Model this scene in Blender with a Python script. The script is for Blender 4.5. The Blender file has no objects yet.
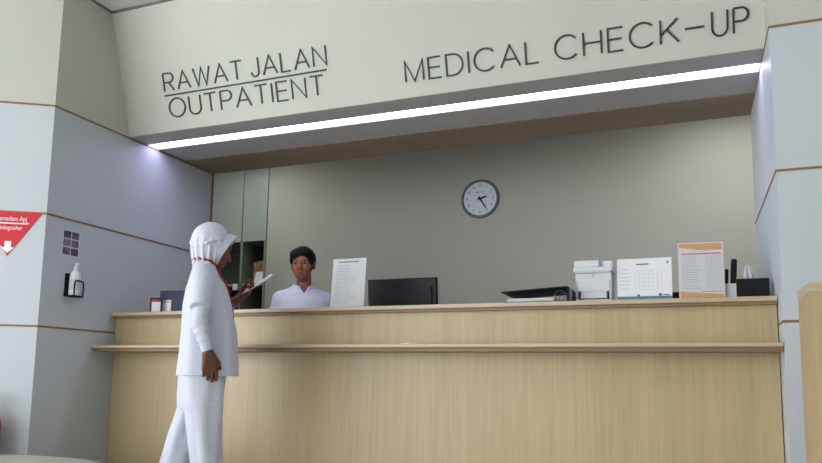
import bpy, bmesh, math, random
import numpy as np
from mathutils import Vector, Matrix
random.seed(4)
sc = bpy.context.scene
COL = sc.collection
PI = math.pi

# ------------------------------------------------------------------ materials
def lin(c):
    return tuple(((v/255)/12.92 if v/255 <= .04045 else ((v/255+.055)/1.055)**2.4) for v in c) + (1,)

def mat(name, rgb, rough=.6, spec=.4, metal=0, var=0.0, vscale=8, bump=0, bscale=60, stretch=(1,1,1)):
    m = bpy.data.materials.new(name); m.use_nodes = True
    nt = m.node_tree; b = nt.nodes['Principled BSDF']
    b.inputs['Base Color'].default_value = lin(rgb)
    b.inputs['Roughness'].default_value = rough
    b.inputs['Metallic'].default_value = metal
    b.inputs['Specular IOR Level'].default_value = spec
    tc = nt.nodes.new('ShaderNodeTexCoord'); mp = nt.nodes.new('ShaderNodeMapping')
    mp.inputs['Scale'].default_value = stretch
    nt.links.new(tc.outputs['Object'], mp.inputs['Vector'])
    if var:
        n = nt.nodes.new('ShaderNodeTexNoise'); n.inputs['Scale'].default_value = vscale
        n.inputs['Detail'].default_value = 4
        nt.links.new(mp.outputs[0], n.inputs['Vector'])
        r = nt.nodes.new('ShaderNodeValToRGB')
        c = lin(rgb)
        r.color_ramp.elements[0].position = .3; r.color_ramp.elements[1].position = .7
        r.color_ramp.elements[0].color = tuple(x*(1-var) for x in c[:3])+(1,)
        r.color_ramp.elements[1].color = tuple(min(1, x*(1+var)) for x in c[:3])+(1,)
        nt.links.new(n.outputs['Fac'], r.inputs['Fac']); nt.links.new(r.outputs['Color'], b.inputs['Base Color'])
    if bump:
        n2 = nt.nodes.new('ShaderNodeTexNoise'); n2.inputs['Scale'].default_value = bscale
        nt.links.new(mp.outputs[0], n2.inputs['Vector'])
        bp = nt.nodes.new('ShaderNodeBump'); bp.inputs['Strength'].default_value = bump
        bp.inputs['Distance'].default_value = .01
        nt.links.new(n2.outputs['Fac'], bp.inputs['Height']); nt.links.new(bp.outputs[0], b.inputs['Normal'])
    return m

def wood(name, a, b_, rough=.45, axis='z', fine=70):
    m = bpy.data.materials.new(name); m.use_nodes = True
    nt = m.node_tree; b = nt.nodes['Principled BSDF']; L = nt.links
    b.inputs['Roughness'].default_value = rough
    tc = nt.nodes.new('ShaderNodeTexCoord'); mp = nt.nodes.new('ShaderNodeMapping')
    s = {'z': (1, 1, .03), 'x': (.03, 1, 1), 'y': (1, .03, 1)}[axis]
    mp.inputs['Scale'].default_value = s
    L.new(tc.outputs['Object'], mp.inputs['Vector'])
    n1 = nt.nodes.new('ShaderNodeTexNoise'); n1.inputs['Scale'].default_value = fine; n1.inputs['Detail'].default_value = 5
    n2 = nt.nodes.new('ShaderNodeTexNoise'); n2.inputs['Scale'].default_value = 7; n2.inputs['Detail'].default_value = 3
    L.new(mp.outputs[0], n1.inputs['Vector']); L.new(mp.outputs[0], n2.inputs['Vector'])
    mx = nt.nodes.new('ShaderNodeMath'); mx.operation = 'MULTIPLY_ADD'
    mx.inputs[1].default_value = .6; L.new(n1.outputs['Fac'], mx.inputs[0])
    m2 = nt.nodes.new('ShaderNodeMath'); m2.operation = 'MULTIPLY'; m2.inputs[1].default_value = .4
    L.new(n2.outputs['Fac'], m2.inputs[0]); L.new(m2.outputs[0], mx.inputs[2])
    r = nt.nodes.new('ShaderNodeValToRGB')
    r.color_ramp.elements[0].position = .36; r.color_ramp.elements[1].position = .64
    r.color_ramp.elements[0].color = lin(a); r.color_ramp.elements[1].color = lin(b_)
    L.new(mx.outputs[0], r.inputs['Fac']); L.new(r.outputs['Color'], b.inputs['Base Color'])
    bp = nt.nodes.new('ShaderNodeBump'); bp.inputs['Strength'].default_value = .05
    L.new(n1.outputs['Fac'], bp.inputs['Height']); L.new(bp.outputs[0], b.inputs['Normal'])
    return m

def emis(name, rgb, strength):
    m = bpy.data.materials.new(name); m.use_nodes = True
    nt = m.node_tree; b = nt.nodes['Principled BSDF']
    b.inputs['Base Color'].default_value = lin(rgb)
    b.inputs['Emission Color'].default_value = lin(rgb)
    b.inputs['Emission Strength'].default_value = strength
    return m

def glass(name, tint=(255, 255, 255)):
    m = bpy.data.materials.new(name); m.use_nodes = True
    nt = m.node_tree; b = nt.nodes['Principled BSDF']
    b.inputs['Base Color'].default_value = lin(tint)
    b.inputs['Roughness'].default_value = .05
    b.inputs['Transmission Weight'].default_value = 1.0
    b.inputs['IOR'].default_value = 1.2
    return m

M = dict(
    cream=mat('cream_paint', (195, 197, 189), .7, .3, var=.02, vscale=3),
    panel=mat('blue_grey_panel', (194, 202, 208), .42, .4, var=.015, vscale=2),
    ceiling=mat('ceiling_board', (216, 217, 216), .85, .2, var=.02, vscale=4, bump=.1, bscale=120),
    gap=mat('shadow_gap_metal', (120, 120, 118), .6),
    floor=mat('floor_tile', (216, 212, 204), .3, .4, var=.04, vscale=3),
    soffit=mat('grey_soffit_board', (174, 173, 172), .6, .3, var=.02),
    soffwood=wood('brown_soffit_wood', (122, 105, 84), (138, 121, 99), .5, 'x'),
    trim=mat('brown_trim_wood', (142, 107, 76), .5, .4, var=.08, vscale=30),
    backwall=mat('sage_grey_paint', (178, 178, 170), .6, .3, var=.015, vscale=3),
    wood=wood('pale_oak_veneer', (176, 157, 121), (189, 170, 133), .4, 'z'),
    woodtop=wood('pale_oak_edge', (182, 166, 140), (198, 182, 156), .38, 'x'),
    wooddark=wood('side_oak', (172, 148, 114), (188, 164, 130), .45, 'z'),
    shadebatten=wood('oak_shade_batten', (128, 104, 74), (146, 120, 88), .5, 'x'),  # dark tone stands in for shade under the counter edges
    ringmetal=mat('dark_ring_metal', (96, 96, 102), .4, .4),
    letter=mat('black_letter', (52, 54, 56), .5),
    cab=mat('cabinet_laminate', (152, 160, 155), .28, .5, var=.02, vscale=4),
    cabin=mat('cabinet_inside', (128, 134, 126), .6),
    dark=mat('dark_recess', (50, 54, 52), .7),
    white=mat('white_cloth', (205, 209, 225), .85, .2, bump=.5, bscale=22),
    hijab=mat('white_hijab_cloth', (208, 211, 225), .85, .2, bump=.8, bscale=34, stretch=(1, 1, .22)),
    skin=mat('brown_skin', (104, 66, 50), .5, .35, var=.06, vscale=25),
    skin2=mat('light_brown_skin', (138, 90, 68), .5, .35, var=.05, vscale=25),
    lips=mat('lip_skin', (112, 54, 48), .45),
    hair=mat('black_hair', (16, 14, 13), .6, .2, var=.3, vscale=40, stretch=(1, 1, .2)),
    eyew=mat('eye_white', (150, 142, 134), .4), iris=mat('dark_iris', (28, 18, 14), .2),
    red=mat('red_strap', (158, 24, 34), .6), watch=mat('grey_green_watch', (92, 104, 100), .35, .5),
    shoe=mat('white_shoe', (220, 220, 218), .5),
    paper=mat('white_paper', (232, 233, 238), .7, .2, var=.01),
    ink=mat('grey_ink', (196, 200, 210), .8), ink2=mat('dark_ink', (70, 74, 90), .8),
    orange=mat('orange_ink', (232, 184, 136), .7, var=.06, vscale=30), pink=mat('pink_ink', (220, 130, 150), .7),
    bluestrip=mat('blue_strip', (86, 130, 150), .5),
    acryl=glass('clear_acrylic'),
    black=mat('black_plastic', (14, 15, 18), .45, .25), black2=mat('black_cover', (20, 20, 25), .55, .25),
    blackp=mat('dark_blue_panel', (14, 19, 26), .5, .25),
    navy=mat('navy_card', (26, 32, 72), .5), labelw=mat('white_label', (228, 230, 236), .6), labelr=mat('red_label', (186, 40, 52), .6),
    labelb=mat('pale_blue_label', (168, 176, 206), .6),
    plast=mat('white_plastic', (210, 215, 219), .4, .4), plastg=mat('grey_plastic', (178, 184, 190), .45),
    chrome=mat('chrome', (190, 190, 195), .25, .5, 1.0),
    clockrim=mat('clock_rim', (96, 104, 112), .35, .5), clockface=mat('clock_face', (214, 224, 234), .45),
    signred=mat('sign_red', (206, 34, 50), .45), signwhite=mat('sign_white', (244, 238, 240), .5),
    exred=mat('extinguisher_red', (176, 20, 34), .3, .5),
    posterw=mat('poster_card', (206, 214, 232), .6), 
    bottle=mat('bottle_plastic', (238, 240, 244), .35, .4), bottlelab=mat('bottle_label', (206, 216, 224), .5),
    folder=mat('mustard_folder', (156, 134, 78), .6, var=.1, vscale=20), folder2=mat('brown_folder', (120, 100, 58), .6),
    bench=mat('cream_upholstery', (182, 180, 170), .6, .3, var=.02, vscale=6),
    benchbase=mat('bench_base', (110, 106, 100), .6),
    strip=emis('strip_diffuser', (222, 214, 255), 9.0), housing=mat('strip_housing', (230, 230, 236), .5),
    lobbyfill=emis('lobby_fill_diffuser', (246, 248, 250), 9),
    officefill=emis('office_fill_diffuser', (246, 246, 240), 8.5),
)

# ------------------------------------------------------------------ helpers
def tag(o, label=None, cat=None, group=None, kind=None):
    if label: o['label'] = label
    if cat: o['category'] = cat
    if group: o['group'] = group
    if kind: o['kind'] = kind
    return o

def thing(name, label, cat, loc=(0, 0, 0), rz=0, group=None):
    o = bpy.data.objects.new(name, None); COL.objects.link(o)
    o.empty_display_size = .1
    o.location = loc; o.rotation_euler = (0, 0, rz)
    return tag(o, label, cat, group)

def link(name, me, m, parent=None, smooth=False, loc=None):
    o = bpy.data.objects.new(name, me); COL.objects.link(o)
    for mm in (m if isinstance(m, (list, tuple)) else [m]):
        me.materials.append(mm)
    if smooth:
        me.polygons.foreach_set('use_smooth', [True]*len(me.polygons))
    if parent: o.parent = parent
    if loc is not None: o.location = loc
    return o

def obj(name, bm, m, parent=None, smooth=False, loc=None, angle=None):
    bmesh.ops.recalc_face_normals(bm, faces=bm.faces[:])
    me = bpy.data.meshes.new(name); bm.to_mesh(me); bm.free()
    if angle is not None:
        me.polygons.foreach_set('use_smooth', [True]*len(me.polygons))
        me.set_sharp_from_angle(angle=math.radians(angle))
    return link(name, me, m, parent, smooth, loc)

def B(): return bmesh.new()

def add_box(bm, x0, x1, y0, y1, z0, z1, bev=0, mx=None, seg=2, mi=0):
    r = bmesh.ops.create_cube(bm, size=1)
    vs = r['verts']
    bmesh.ops.scale(bm, vec=(x1-x0, y1-y0, z1-z0), verts=vs)
    bmesh.ops.translate(bm, vec=((x0+x1)/2, (y0+y1)/2, (z0+z1)/2), verts=vs)
    if bev:
        es = list({e for v in vs for e in v.link_edges})
        rr = bmesh.ops.bevel(bm, geom=es, offset=bev, segments=seg, affect='EDGES', profile=.5)
        vs = list({v for f in rr['faces'] for v in f.verts} | {v for v in vs if v.is_valid})
    if mi:
        for f in {f for v in vs for f in v.link_faces}: f.material_index = mi
    if mx is not None: bmesh.ops.transform(bm, matrix=mx, verts=vs)
    return vs

def box(x0, x1, y0, y1, z0, z1, bev=0, mx=None, seg=2):
    bm = B(); add_box(bm, x0, x1, y0, y1, z0, z1, bev, mx, seg); return bm

def add_prism(bm, poly, a, b, axis='z', mx=None):
    def P(p, h):
        return {'z': (p[0], p[1], h), 'x': (h, p[0], p[1]), 'y': (p[0], h, p[1])}[axis]
    lo = [bm.verts.new(P(p, a)) for p in poly]; hi = [bm.verts.new(P(p, b)) for p in poly]
    n = len(poly)
    bm.faces.new(lo); bm.faces.new(hi)
    for i in range(n): bm.faces.new((lo[i], lo[(i+1) % n], hi[(i+1) % n], hi[i]))
    if mx is not None: bmesh.ops.transform(bm, matrix=mx, verts=lo+hi)
    return lo+hi

def prism(poly, a, b, axis='z', mx=None):
    bm = B(); add_prism(bm, poly, a, b, axis, mx); return bm

def add_lathe(bm, prof, seg=32, mx=None):
    rings = []; vs = []
    for r, z in prof:
        if r < 1e-6: ring = [bm.verts.new((0, 0, z))]
        else: ring = [bm.verts.new((r*math.cos(2*PI*i/seg), r*math.sin(2*PI*i/seg), z)) for i in range(seg)]
        rings.append(ring); vs += ring
    for a, b in zip(rings, rings[1:]):
        for i in range(seg):
            j = (i+1) % seg
            if len(a) == 1 and len(b) == 1: continue
            if len(a) == 1: bm.faces.new((a[0], b[i], b[j]))
            elif len(b) == 1: bm.faces.new((a[i], a[j], b[0]))
            else: bm.faces.new((a[i], a[j], b[j], b[i]))
    if mx is not None: bmesh.ops.transform(bm, matrix=mx, verts=vs)
    return vs

def lathe(prof, seg=32, mx=None):
    bm = B(); add_lathe(bm, prof, seg, mx); return bm

def add_tube(bm, pts, r, seg=8, closed=False):
    pts = [Vector(p) for p in pts]; n = len(pts)
    rings = []; up = None
    for i, p in enumerate(pts):
        if closed: t = (pts[(i+1) % n]-pts[i-1]).normalized()
        else: t = (pts[min(i+1, n-1)]-pts[max(i-1, 0)]).normalized()
        if up is None:
            up = Vector((0, 0, 1)) if abs(t.z) < .9 else Vector((1, 0, 0))
        u = (up-t*up.dot(t)).normalized(); v = t.cross(u); up = u
        rr = r[i] if isinstance(r, (list, tuple)) else r
        rings.append([bm.verts.new(p+u*rr*math.cos(2*PI*k/seg)+v*rr*math.sin(2*PI*k/seg)) for k in range(seg)])
    m = n if closed else n-1
    for i in range(m):
        a, b = rings[i], rings[(i+1) % n]
        for k in range(seg):
            bm.faces.new((a[k], a[(k+1) % seg], b[(k+1) % seg], b[k]))
    if not closed:
        bm.faces.new(rings[0][::-1]); bm.faces.new(rings[-1])

def tube(pts, r, seg=8, closed=False):
    bm = B(); add_tube(bm, pts, r, seg, closed); return bm

def bez(pts, n=8):
    P = [Vector(p) for p in pts]; out = []
    for i in range(len(P)-1):
        p0 = P[max(i-1, 0)]; p1 = P[i]; p2 = P[i+1]; p3 = P[min(i+2, len(P)-1)]
        for k in range(n):
            t = k/n
            out.append(.5*((2*p1)+(p2-p0)*t+(2*p0-5*p1+4*p2-p3)*t*t+(3*p1-p0-3*p2+p3)*t**3))
    out.append(P[-1]); return out

def frame_mx(o, ex, ey, ez):
    m = Matrix((ex, ey, ez)).transposed().to_4x4(); m.translation = Vector(o); return m

def text_mesh(s, size, extrude=.0006, align='CENTER'):
    cu = bpy.data.curves.new('t', 'FONT'); cu.body = s; cu.size = size; cu.extrude = extrude
    cu.align_x = align; cu.align_y = 'CENTER'; cu.resolution_u = 3
    o = bpy.data.objects.new('t', cu); COL.objects.link(o)
    bpy.context.view_layer.update()
    dg = bpy.context.evaluated_depsgraph_get()
    me = bpy.data.meshes.new_from_object(o.evaluated_get(dg))
    bpy.data.objects.remove(o); bpy.data.curves.remove(cu)
    return me

def text(name, s, size, mx, m, parent, extrude=.0006, align='CENTER'):
    me = text_mesh(s, size, extrude, align); me.transform(mx)
    return link(name, me, m, parent)

def struct(name, bm, m, **k):
    o = obj(name, bm, m, **k); o['kind'] = 'structure'; return o

# ------------------------------------------------------------------ the place: key dimensions (m)
XL, XR = -3.19, .336            # recess side walls
YF, ZF = 3.297, 2.307           # lower edge of the fascia
ZC = 3.017                      # lobby ceiling
YE = 4.125                      # end of recess soffit
YB = 5.2                        # back wall
Z1, Z2, Z3 = 1.094, 1.697, 2.297

# ------------------------------------------------------------------ setting
struct('floor', box(-6.2, 5.2, -5, 5.9, -.1, 0), M['floor'])
struct('ceiling', box(-6.2, 5.2, -5, 3.6, ZC, ZC+.1), M['ceiling'])
struct('ceiling_back_office', box(-5.0, 2.0, YE, 5.9, 2.78, 2.9), M['ceiling'])

def pier(poly, name):
    bm = B()
    for a, b, mi in ((0, Z3, 0), (Z3, ZC, 1)):
        n0 = set(bm.faces)
        add_prism(bm, poly, a, b)
        for f in set(bm.faces)-n0: f.material_index = mi
    return struct(name, bm, [M['panel'], M['cream']])
th = math.radians(212)
LX = -6.2; LY = 2.74+(LX-XL)*math.tan(th)
pier([(XL, 2.74), (XL, YE), (LX, YE), (LX, LY)], 'wall_left')
pier([(XR, 3.105), (5.2, 3.105), (5.2, YE), (XR, YE)], 'wall_right')
struct('wall_lobby_left', box(-6.3, -6.2, .9, LY, 0, ZC), M['cream'])
struct('wall_daylight_block', box(-2.2, 5.2, -5, -4.9, 0, ZC), M['cream'])  # unseen wall, added and sized to hold back daylight from behind
struct('wall_lobby_right', box(5.2, 5.3, -5, YE, 0, ZC), M['cream'])
# fascia: leans forward at the top
struct('wall_fascia', prism([(YF, ZF), (3.086, ZC), (3.455, ZC), (3.455, ZF)], XL, XR, 'x'), M['cream'])
# soffit boards with a slot for the strip light
bm = B()
add_box(bm, XL, XR, YF+.003, 3.455, ZF-.002, ZF+.02)
add_box(bm, XL, XR, 3.555, 3.806, ZF-.002, ZF+.12)
add_box(bm, XL, XR, 3.455, 3.555, ZF+.055, ZF+.12)
add_box(bm, XL, XR, 3.448, 3.455, ZF+.02, ZF+.12)
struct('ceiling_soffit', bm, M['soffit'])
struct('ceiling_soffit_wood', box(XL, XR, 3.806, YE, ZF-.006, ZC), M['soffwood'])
# back office shell
struct('wall_back', box(-3.42, 2.0, YB, YB+.5, 0, 2.78), M['backwall'])
struct('wall_office_left', box(-5.0, -4.9, YE, 5.9, 0, 2.78), M['backwall'])
struct('wall_office_right', box(1.9, 2.0, YE, YB, 0, 2.78), M['backwall'])
struct('wall_back_alcove', box(-4.9, -3.42, 5.72, 5.82, 0, 2.78), M['backwall'])

# trims: thin wooden strips let into the panel joints
tn = [0]
def trim_poly(path, z, w=.010, d=.003):
    """strip along a wall path (points on the wall face), d proud of it, on the left side of the path"""
    bm = B(); n = len(path); out = []
    P = [Vector((p[0], p[1])) for p in path]
    for i, p in enumerate(P):
        ds = []
        if i > 0: ds.append((p-P[i-1]).normalized())
        if i < n-1: ds.append((P[i+1]-p).normalized())
        ns = [Vector((-q.y, q.x)) for q in ds]
        nn = sum(ns, Vector((0, 0))).normalized()
        out.append(p+nn*d/max(.3, nn.dot(ns[0])))
    ib = [p*1 for p in P]
    for i in range(n-1):
        add_prism(bm, [(ib[i].x, ib[i].y), (ib[i+1].x, ib[i+1].y), (out[i+1].x, out[i+1].y), (out[i].x, out[i].y)], z-w/2, z+w/2)
    tn[0] += 1
    return struct('trim_%d' % tn[0], bm, M['trim'])
LP = (-5.5, 2.74+(-5.5-XL)*math.tan(th))
# wall on the left: path runs from recess end towards the viewer, outside is to the left of travel direction reversed
trim_poly([LP, (XL, 2.74), (XL, YE)][::-1], Z3)
trim_poly([LP, (XL, 2.74), (XL, YE)][::-1], Z2)
trim_poly([LP, (XL, 2.74), (XL, 3.276)][::-1], Z1)
trim_poly([(XR, YE), (XR, 3.105), (4.5, 3.105)][::-1], Z3+.01)
trim_poly([(XR, YE), (XR, 3.105), (4.5, 3.105)][::-1], Z2+.002)
trim_poly([(XR, 3.276), (XR, 3.105), (4.5, 3.105)][::-1], Z1)
bm = box(XL-.004, XL+.006, YE-.016, YE+.002, 0, ZF); tn[0] += 1
struct('trim_%d' % tn[0], bm, M['trim'])
# thin dark shadow gap where ceiling meets the walls
bm = B()
add_box(bm, XL, XR, 3.078, 3.092, ZC-.012, ZC)
add_box(bm, XL, XL+.008, 2.74, 3.08, ZC-.012, ZC)
tn[0] += 1; struct('trim_%d' % tn[0], bm, M['gap'])

# ------------------------------------------------------------------ strip light in the slot
t = thing('strip_light', 'long white linear light glowing in the grey soffit under the fascia', 'light', (XL+.003, 3.456, ZF+.0))
W = XR-XL-.006
bm = B(); add_box(bm, 0, W, .0, .098, .03, .052); add_box(bm, 0, W, 0, .003, 0.0, .03); add_box(bm, 0, W, .095, .098, .0, .03)
obj('housing', bm, M['housing'], t)
obj('diffuser', box(.001, W-.001, .004, .094, .026, .029), M['strip'], t)

# unseen fill lamps, added to brighten the office cabinet doors and back wall
for i, (x, y) in enumerate(((-3.55, 4.50), (.35, 4.55))):
    t = thing('fill_lamp', 'square unseen fill lamp added under the back office ceiling, %s' % ('nearer the cabinet' if i == 0 else 'above the printer end'), 'lamp', (x, y, 2.735))
    bm = B()
    for s in (-1, 1):
        add_box(bm, -.3, .3, s*.3-.015, s*.3+.015, 0, .045); add_box(bm, s*.3-.015, s*.3+.015, -.285, .285, 0, .045)
    obj('fill_lamp_frame', bm, M['housing'], t)
    obj('diffuser', box(-.285, .285, -.285, .285, .012, .03), M['officefill'], t)

for i, (x, y) in enumerate(((1.5, 1.3), (3.1, 1.3))):  # unseen lobby lamps, added to brighten the right pier and side counter
    t = thing('fill_lamp', 'square unseen fill lamp added under the lobby ceiling, %s' % ('over the front of the side counter' if i == 0 else 'farthest from the reception counter'), 'lamp', (x, y, ZC-.046))
    bm = B()
    for s in (-1, 1):
        add_box(bm, -.3, .3, s*.3-.015, s*.3+.015, 0, .045); add_box(bm, s*.3-.015, s*.3+.015, -.285, .285, 0, .045)
    obj('fill_lamp_frame', bm, M['housing'], t)
    obj('diffuser', box(-.285, .285, -.285, .285, .012, .03), M['lobbyfill'], t)

# ------------------------------------------------------------------ lettering on the fascia
def arc(cx, cy, rx, ry, a0, a1, n=14):
    return [(cx+rx*math.cos(math.radians(a0+(a1-a0)*i/n)), cy+ry*math.sin(math.radians(a0+(a1-a0)*i/n))) for i in range(n+1)]
GL = {
 'R': (.62, [[(0, 0), (0, 1)], [(0, 1), (.36, 1)]+arc(.36, .74, .25, .26, 90, -90)+[(0, .48)], [(.30, .48), (.62, 0)]]),
 'A': (.78, [[(0, 0), (.39, 1), (.78, 0)], [(.14, .34), (.64, .34)]]),
 'W': (1.0, [[(0, 1), (.25, 0), (.5, 1), (.75, 0), (1.0, 1)]]),
 'T': (.64, [[(0, 1), (.64, 1)], [(.32, 1), (.32, 0)]]),
 'J': (.42, [[(.42, 1), (.42, .24)]+arc(.21, .24, .21, .24, 0, -180)[1:]]),
 'L': (.5, [[(0, 1), (0, 0), (.5, 0)]]),
 'N': (.68, [[(0, 0), (0, 1), (.68, 0), (.68, 1)]]),
 'O': (.92, [arc(.46, .5, .46, .52, 90, 450, 36)]),
 'U': (.64, [[(0, 1), (0, .32)]+arc(.32, .32, .32, .34, 180, 360)[1:]+[(.64, 1)]]),
 'P': (.6, [[(0, 0), (0, 1)], [(0, 1), (.34, 1)]+arc(.34, .73, .26, .27, 90, -90)+[(0, .46)]]),
 'I': (.0, [[(0, 0), (0, 1)]]),
 'E': (.54, [[(.54, 1), (0, 1), (0, 0), (.54, 0)], [(0, .52), (.5, .52)]]),
 'M': (.8, [[(0, 0), (0, 1), (.4, 0), (.8, 1), (.8, 0)]]),
 'D': (.7, [[(0, 0), (0, 1), (.28, 1)]+arc(.28, .5, .42, .5, 90, -90, 20)+[(0, 0)]]),
 'C': (.84, [arc(.46, .5, .46, .52, 42, 318, 30)]),
 'H': (.66, [[(0, 0), (0, 1)], [(.66, 0), (.66, 1)], [(0, .52), (.66, .52)]]),
 'K': (.62, [[(0, 0), (0, 1)], [(.6, 1), (0, .36)], [(.22, .58), (.62, 0)]]),
}
FT = Vector((0, 3.086-YF, ZC-ZF)).normalized(); FN = Vector((1, 0, 0)).cross(FT)  # along slope, outward (towards viewer)
F0 = Vector((0, YF, ZF))
def stroke(bm, pts, w, d, org):
    P = [Vector(p) for p in pts]
    P = [p for i, p in enumerate(P) if i == 0 or (p-P[i-1]).length > 1e-5]
    n = len(P); closed = (P[0]-P[-1]).length < 1e-6
    if closed: P = P[:-1]; n -= 1
    Lf, Rt = [], []
    for i in range(n):
        ds = []
        if i > 0 or closed: ds.append((P[i]-P[i-1]).normalized())
        if i < n-1 or closed: ds.append((P[(i+1) % n]-P[i]).normalized())
        ns = [Vector((-q.y, q.x)) for q in ds]; s = sum(ns, Vector((0, 0)))
        nn = s.normalized() if s.length > .05 else ns[0]
        k = w/2/max(.62, nn.dot(ns[0]))
        Lf.append(P[i]+nn*k); Rt.append(P[i]-nn*k)
    def V(p, h): return bm.verts.new(Vector((org[0]+p.x, 0, 0))+F0+FT*(org[1]+p.y)+FN*h)
    A = [[V(Lf[i], 0), V(Rt[i], 0), V(Rt[i], d), V(Lf[i], d)] for i in range(n)]
    for i in range(n if closed else n-1):
        a, b = A[i], A[(i+1) % n]
        for k in range(4): bm.faces.new((a[k], a[(k+1) % 4], b[(k+1) % 4], b[k]))
    if not closed: bm.faces.new(A[0]); bm.faces.new(A[-1][::-1])
def word(parent, s, x0, x1, t0, t1, gap=.25, space=.55, w=.0086):
    h = t1-t0; tot = 0
    for i, c in enumerate(s):
        tot += space if c == ' ' else GL[c][0]
        if i < len(s)-1 and c != ' ' and s[i+1] != ' ': tot += gap
    k = (x1-x0)/(tot*h); x = x0
    for i, c in enumerate(s):
        if c == ' ': x += space*h*k; continue
        bm = B()
        for pl in GL[c][1]: stroke(bm, [(p[0]*h*k, p[1]*h) for p in pl], w, .006, (x, t0))
        bmesh.ops.translate(bm, vec=-Vector(parent.location), verts=bm.verts[:])
        obj('letter', bm, M['letter'], parent)
        x += GL[c][0]*h*k
        if i < len(s)-1 and s[i+1] != ' ': x += gap*h*k
t = thing('wall_lettering', 'black letters RAWAT JALAN above OUTPATIENT with a rule between, left on the cream fascia', 'sign', tuple(F0+Vector((-2.34, 0, 0))+FT*.07))
word(t, 'RAWAT JALAN', -2.879, -1.79, .232, .333)
word(t, 'OUTPATIENT', -2.862, -1.823, .079, .182)
bm = B(); stroke(bm, [(-2.883, .206), (-1.795, .206)], .0085, .006, (0, 0))
bmesh.ops.translate(bm, vec=-Vector(t.location), verts=bm.verts[:]); obj('underline', bm, M['letter'], t)
t = thing('wall_lettering', 'black letters MEDICAL CHECK-UP on the right of the cream fascia', 'sign', tuple(F0+Vector((-.53, 0, 0))+FT*.07))
word(t, 'MEDICAL', -1.342, -.648, .079, .182)
word(t, 'CHECK', -.567, -.012, .078, .182)
bm = B(); stroke(bm, [(.014, .128), (.097, .128)], .009, .006, (0, 0))
bmesh.ops.translate(bm, vec=-Vector(t.location), verts=bm.verts[:]); obj('dash', bm, M['letter'], t)
word(t, 'UP', .128, .273, .079, .183)

# ------------------------------------------------------------------ reception counter
XA, XBB = XL+.004, XR-.004
t = thing('reception_counter', 'long pale oak reception counter with a narrow front ledge', 'counter', ((XA+XBB)/2, 3.4, 0))
def rel(bm, t=t):
    bmesh.ops.translate(bm, vec=-Vector(t.location), verts=bm.verts[:]); return bm
obj('counter_top', rel(box(XA, XBB, 3.234, 3.62, 1.190, 1.21, .003)), M['woodtop'], t)
obj('top_shade_batten', rel(box(XA, XBB, 3.25, 3.31, 1.177, 1.190)), M['shadebatten'], t)  # dark strip added for the shaded underside of the top
obj('upper_panel', rel(box(XA, XBB, 3.276, 3.31, 1.012, 1.177)), M['wood'], t)
obj('ledge', rel(box(XA, XBB, 3.102, 3.31, .996, 1.012, .003)), M['woodtop'], t)
obj('ledge_shade_batten', rel(box(XA, XBB, 3.125, 3.31, .978, .996)), M['shadebatten'], t)  # dark strip added for the shadow band under the ledge
obj('front_panel', rel(box(XA, XBB, 3.276, 3.31, 0, .978)), M['wood'], t)
obj('back_panel', rel(box(XA, XBB, 3.57, 3.6, 0, 1.183)), M['wooddark'], t)
# staff desk behind it
t = thing('staff_desk', 'oak staff desk hidden behind the reception counter', 'desk', (-1.4, 3.75, 0))
obj('desk_top', rel(box(-2.9, .25, 3.605, 3.87, .925, .95, .003), t), M['woodtop'], t)
for x in (-2.9, -1.35, .22): obj('side_panel', rel(box(x, x+.03, 3.61, 3.84, 0, .925), t), M['wooddark'], t)
# right-hand neighbouring counter
t = thing('side_counter', 'pale oak counter end standing in front of the right white wall panel', 'counter', (.8, 2.7, 0))
obj('counter_top', rel(box(.354, 2.2, 2.574, 2.84, 1.147, 1.178, .002), t), M['woodtop'], t)
obj('front_panel', rel(box(.357, 2.2, 2.578, 2.60, 0, 1.147), t), M['wood'], t)
obj('side_panel', rel(box(.356, .38, 2.60, 2.838, 0, 1.147), t), M['wooddark'], t)
obj('back_panel', rel(box(.38, 2.2, 2.815, 2.838, 0, 1.147), t), M['wooddark'], t)

# ------------------------------------------------------------------ cream bench at lower left
def superell(cx, cy, rx, ry, n, k=48):
    out = []
    for i in range(k):
        a = 2*PI*i/k; c, s = math.cos(a), math.sin(a)
        out.append((cx+rx*math.copysign(abs(c)**(2/n), c), cy+ry*math.copysign(abs(s)**(2/n), s)))
    return out
def bench_outline(k=1.0):
    far = [(-3.20, 2.592), (-3.10, 2.612), (-2.95, 2.628), (-2.80, 2.628), (-2.66, 2.610), (-2.52, 2.575), (-2.40, 2.51), (-2.32, 2.41), (-2.29, 2.28), (-2.32, 2.13), (-2.42, 2.02), (-2.6, 1.95), (-2.9, 1.93), (-3.20, 1.93)]
    return [((x+2.8)*k, (y-2.28)*k) for x, y in far]
t = thing('bench', 'cream rounded bench seat in front of the left wall corner', 'bench', (-2.8, 2.28, 0))
bm = B(); add_prism(bm, bench_outline(), .30, .45)
bmesh.ops.bevel(bm, geom=[e for e in bm.edges if all(v.co.z > .44 for v in e.verts) or all(v.co.z < .31 for v in e.verts)], offset=.02, segments=3, affect='EDGES', profile=.5)
obj('seat', bm, M['bench'], t, angle=40)
obj('base', prism(bench_outline(.86), 0, .30), M['benchbase'], t)

# ------------------------------------------------------------------ objects on the left wall
U = Vector((math.cos(th), math.sin(th), 0)); NF = Vector((-U.y, U.x, 0))
if NF.dot(Vector((0, -1, 0))) < 0: NF = -NF
def face_mx(u, z, off=0.001):   # x axis: to the right seen from the front, y: up, z: out of the wall
    return frame_mx(Vector((XL, 2.74, z))+U*u+NF*off, -U, Vector((0, 0, 1)), NF)
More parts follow.
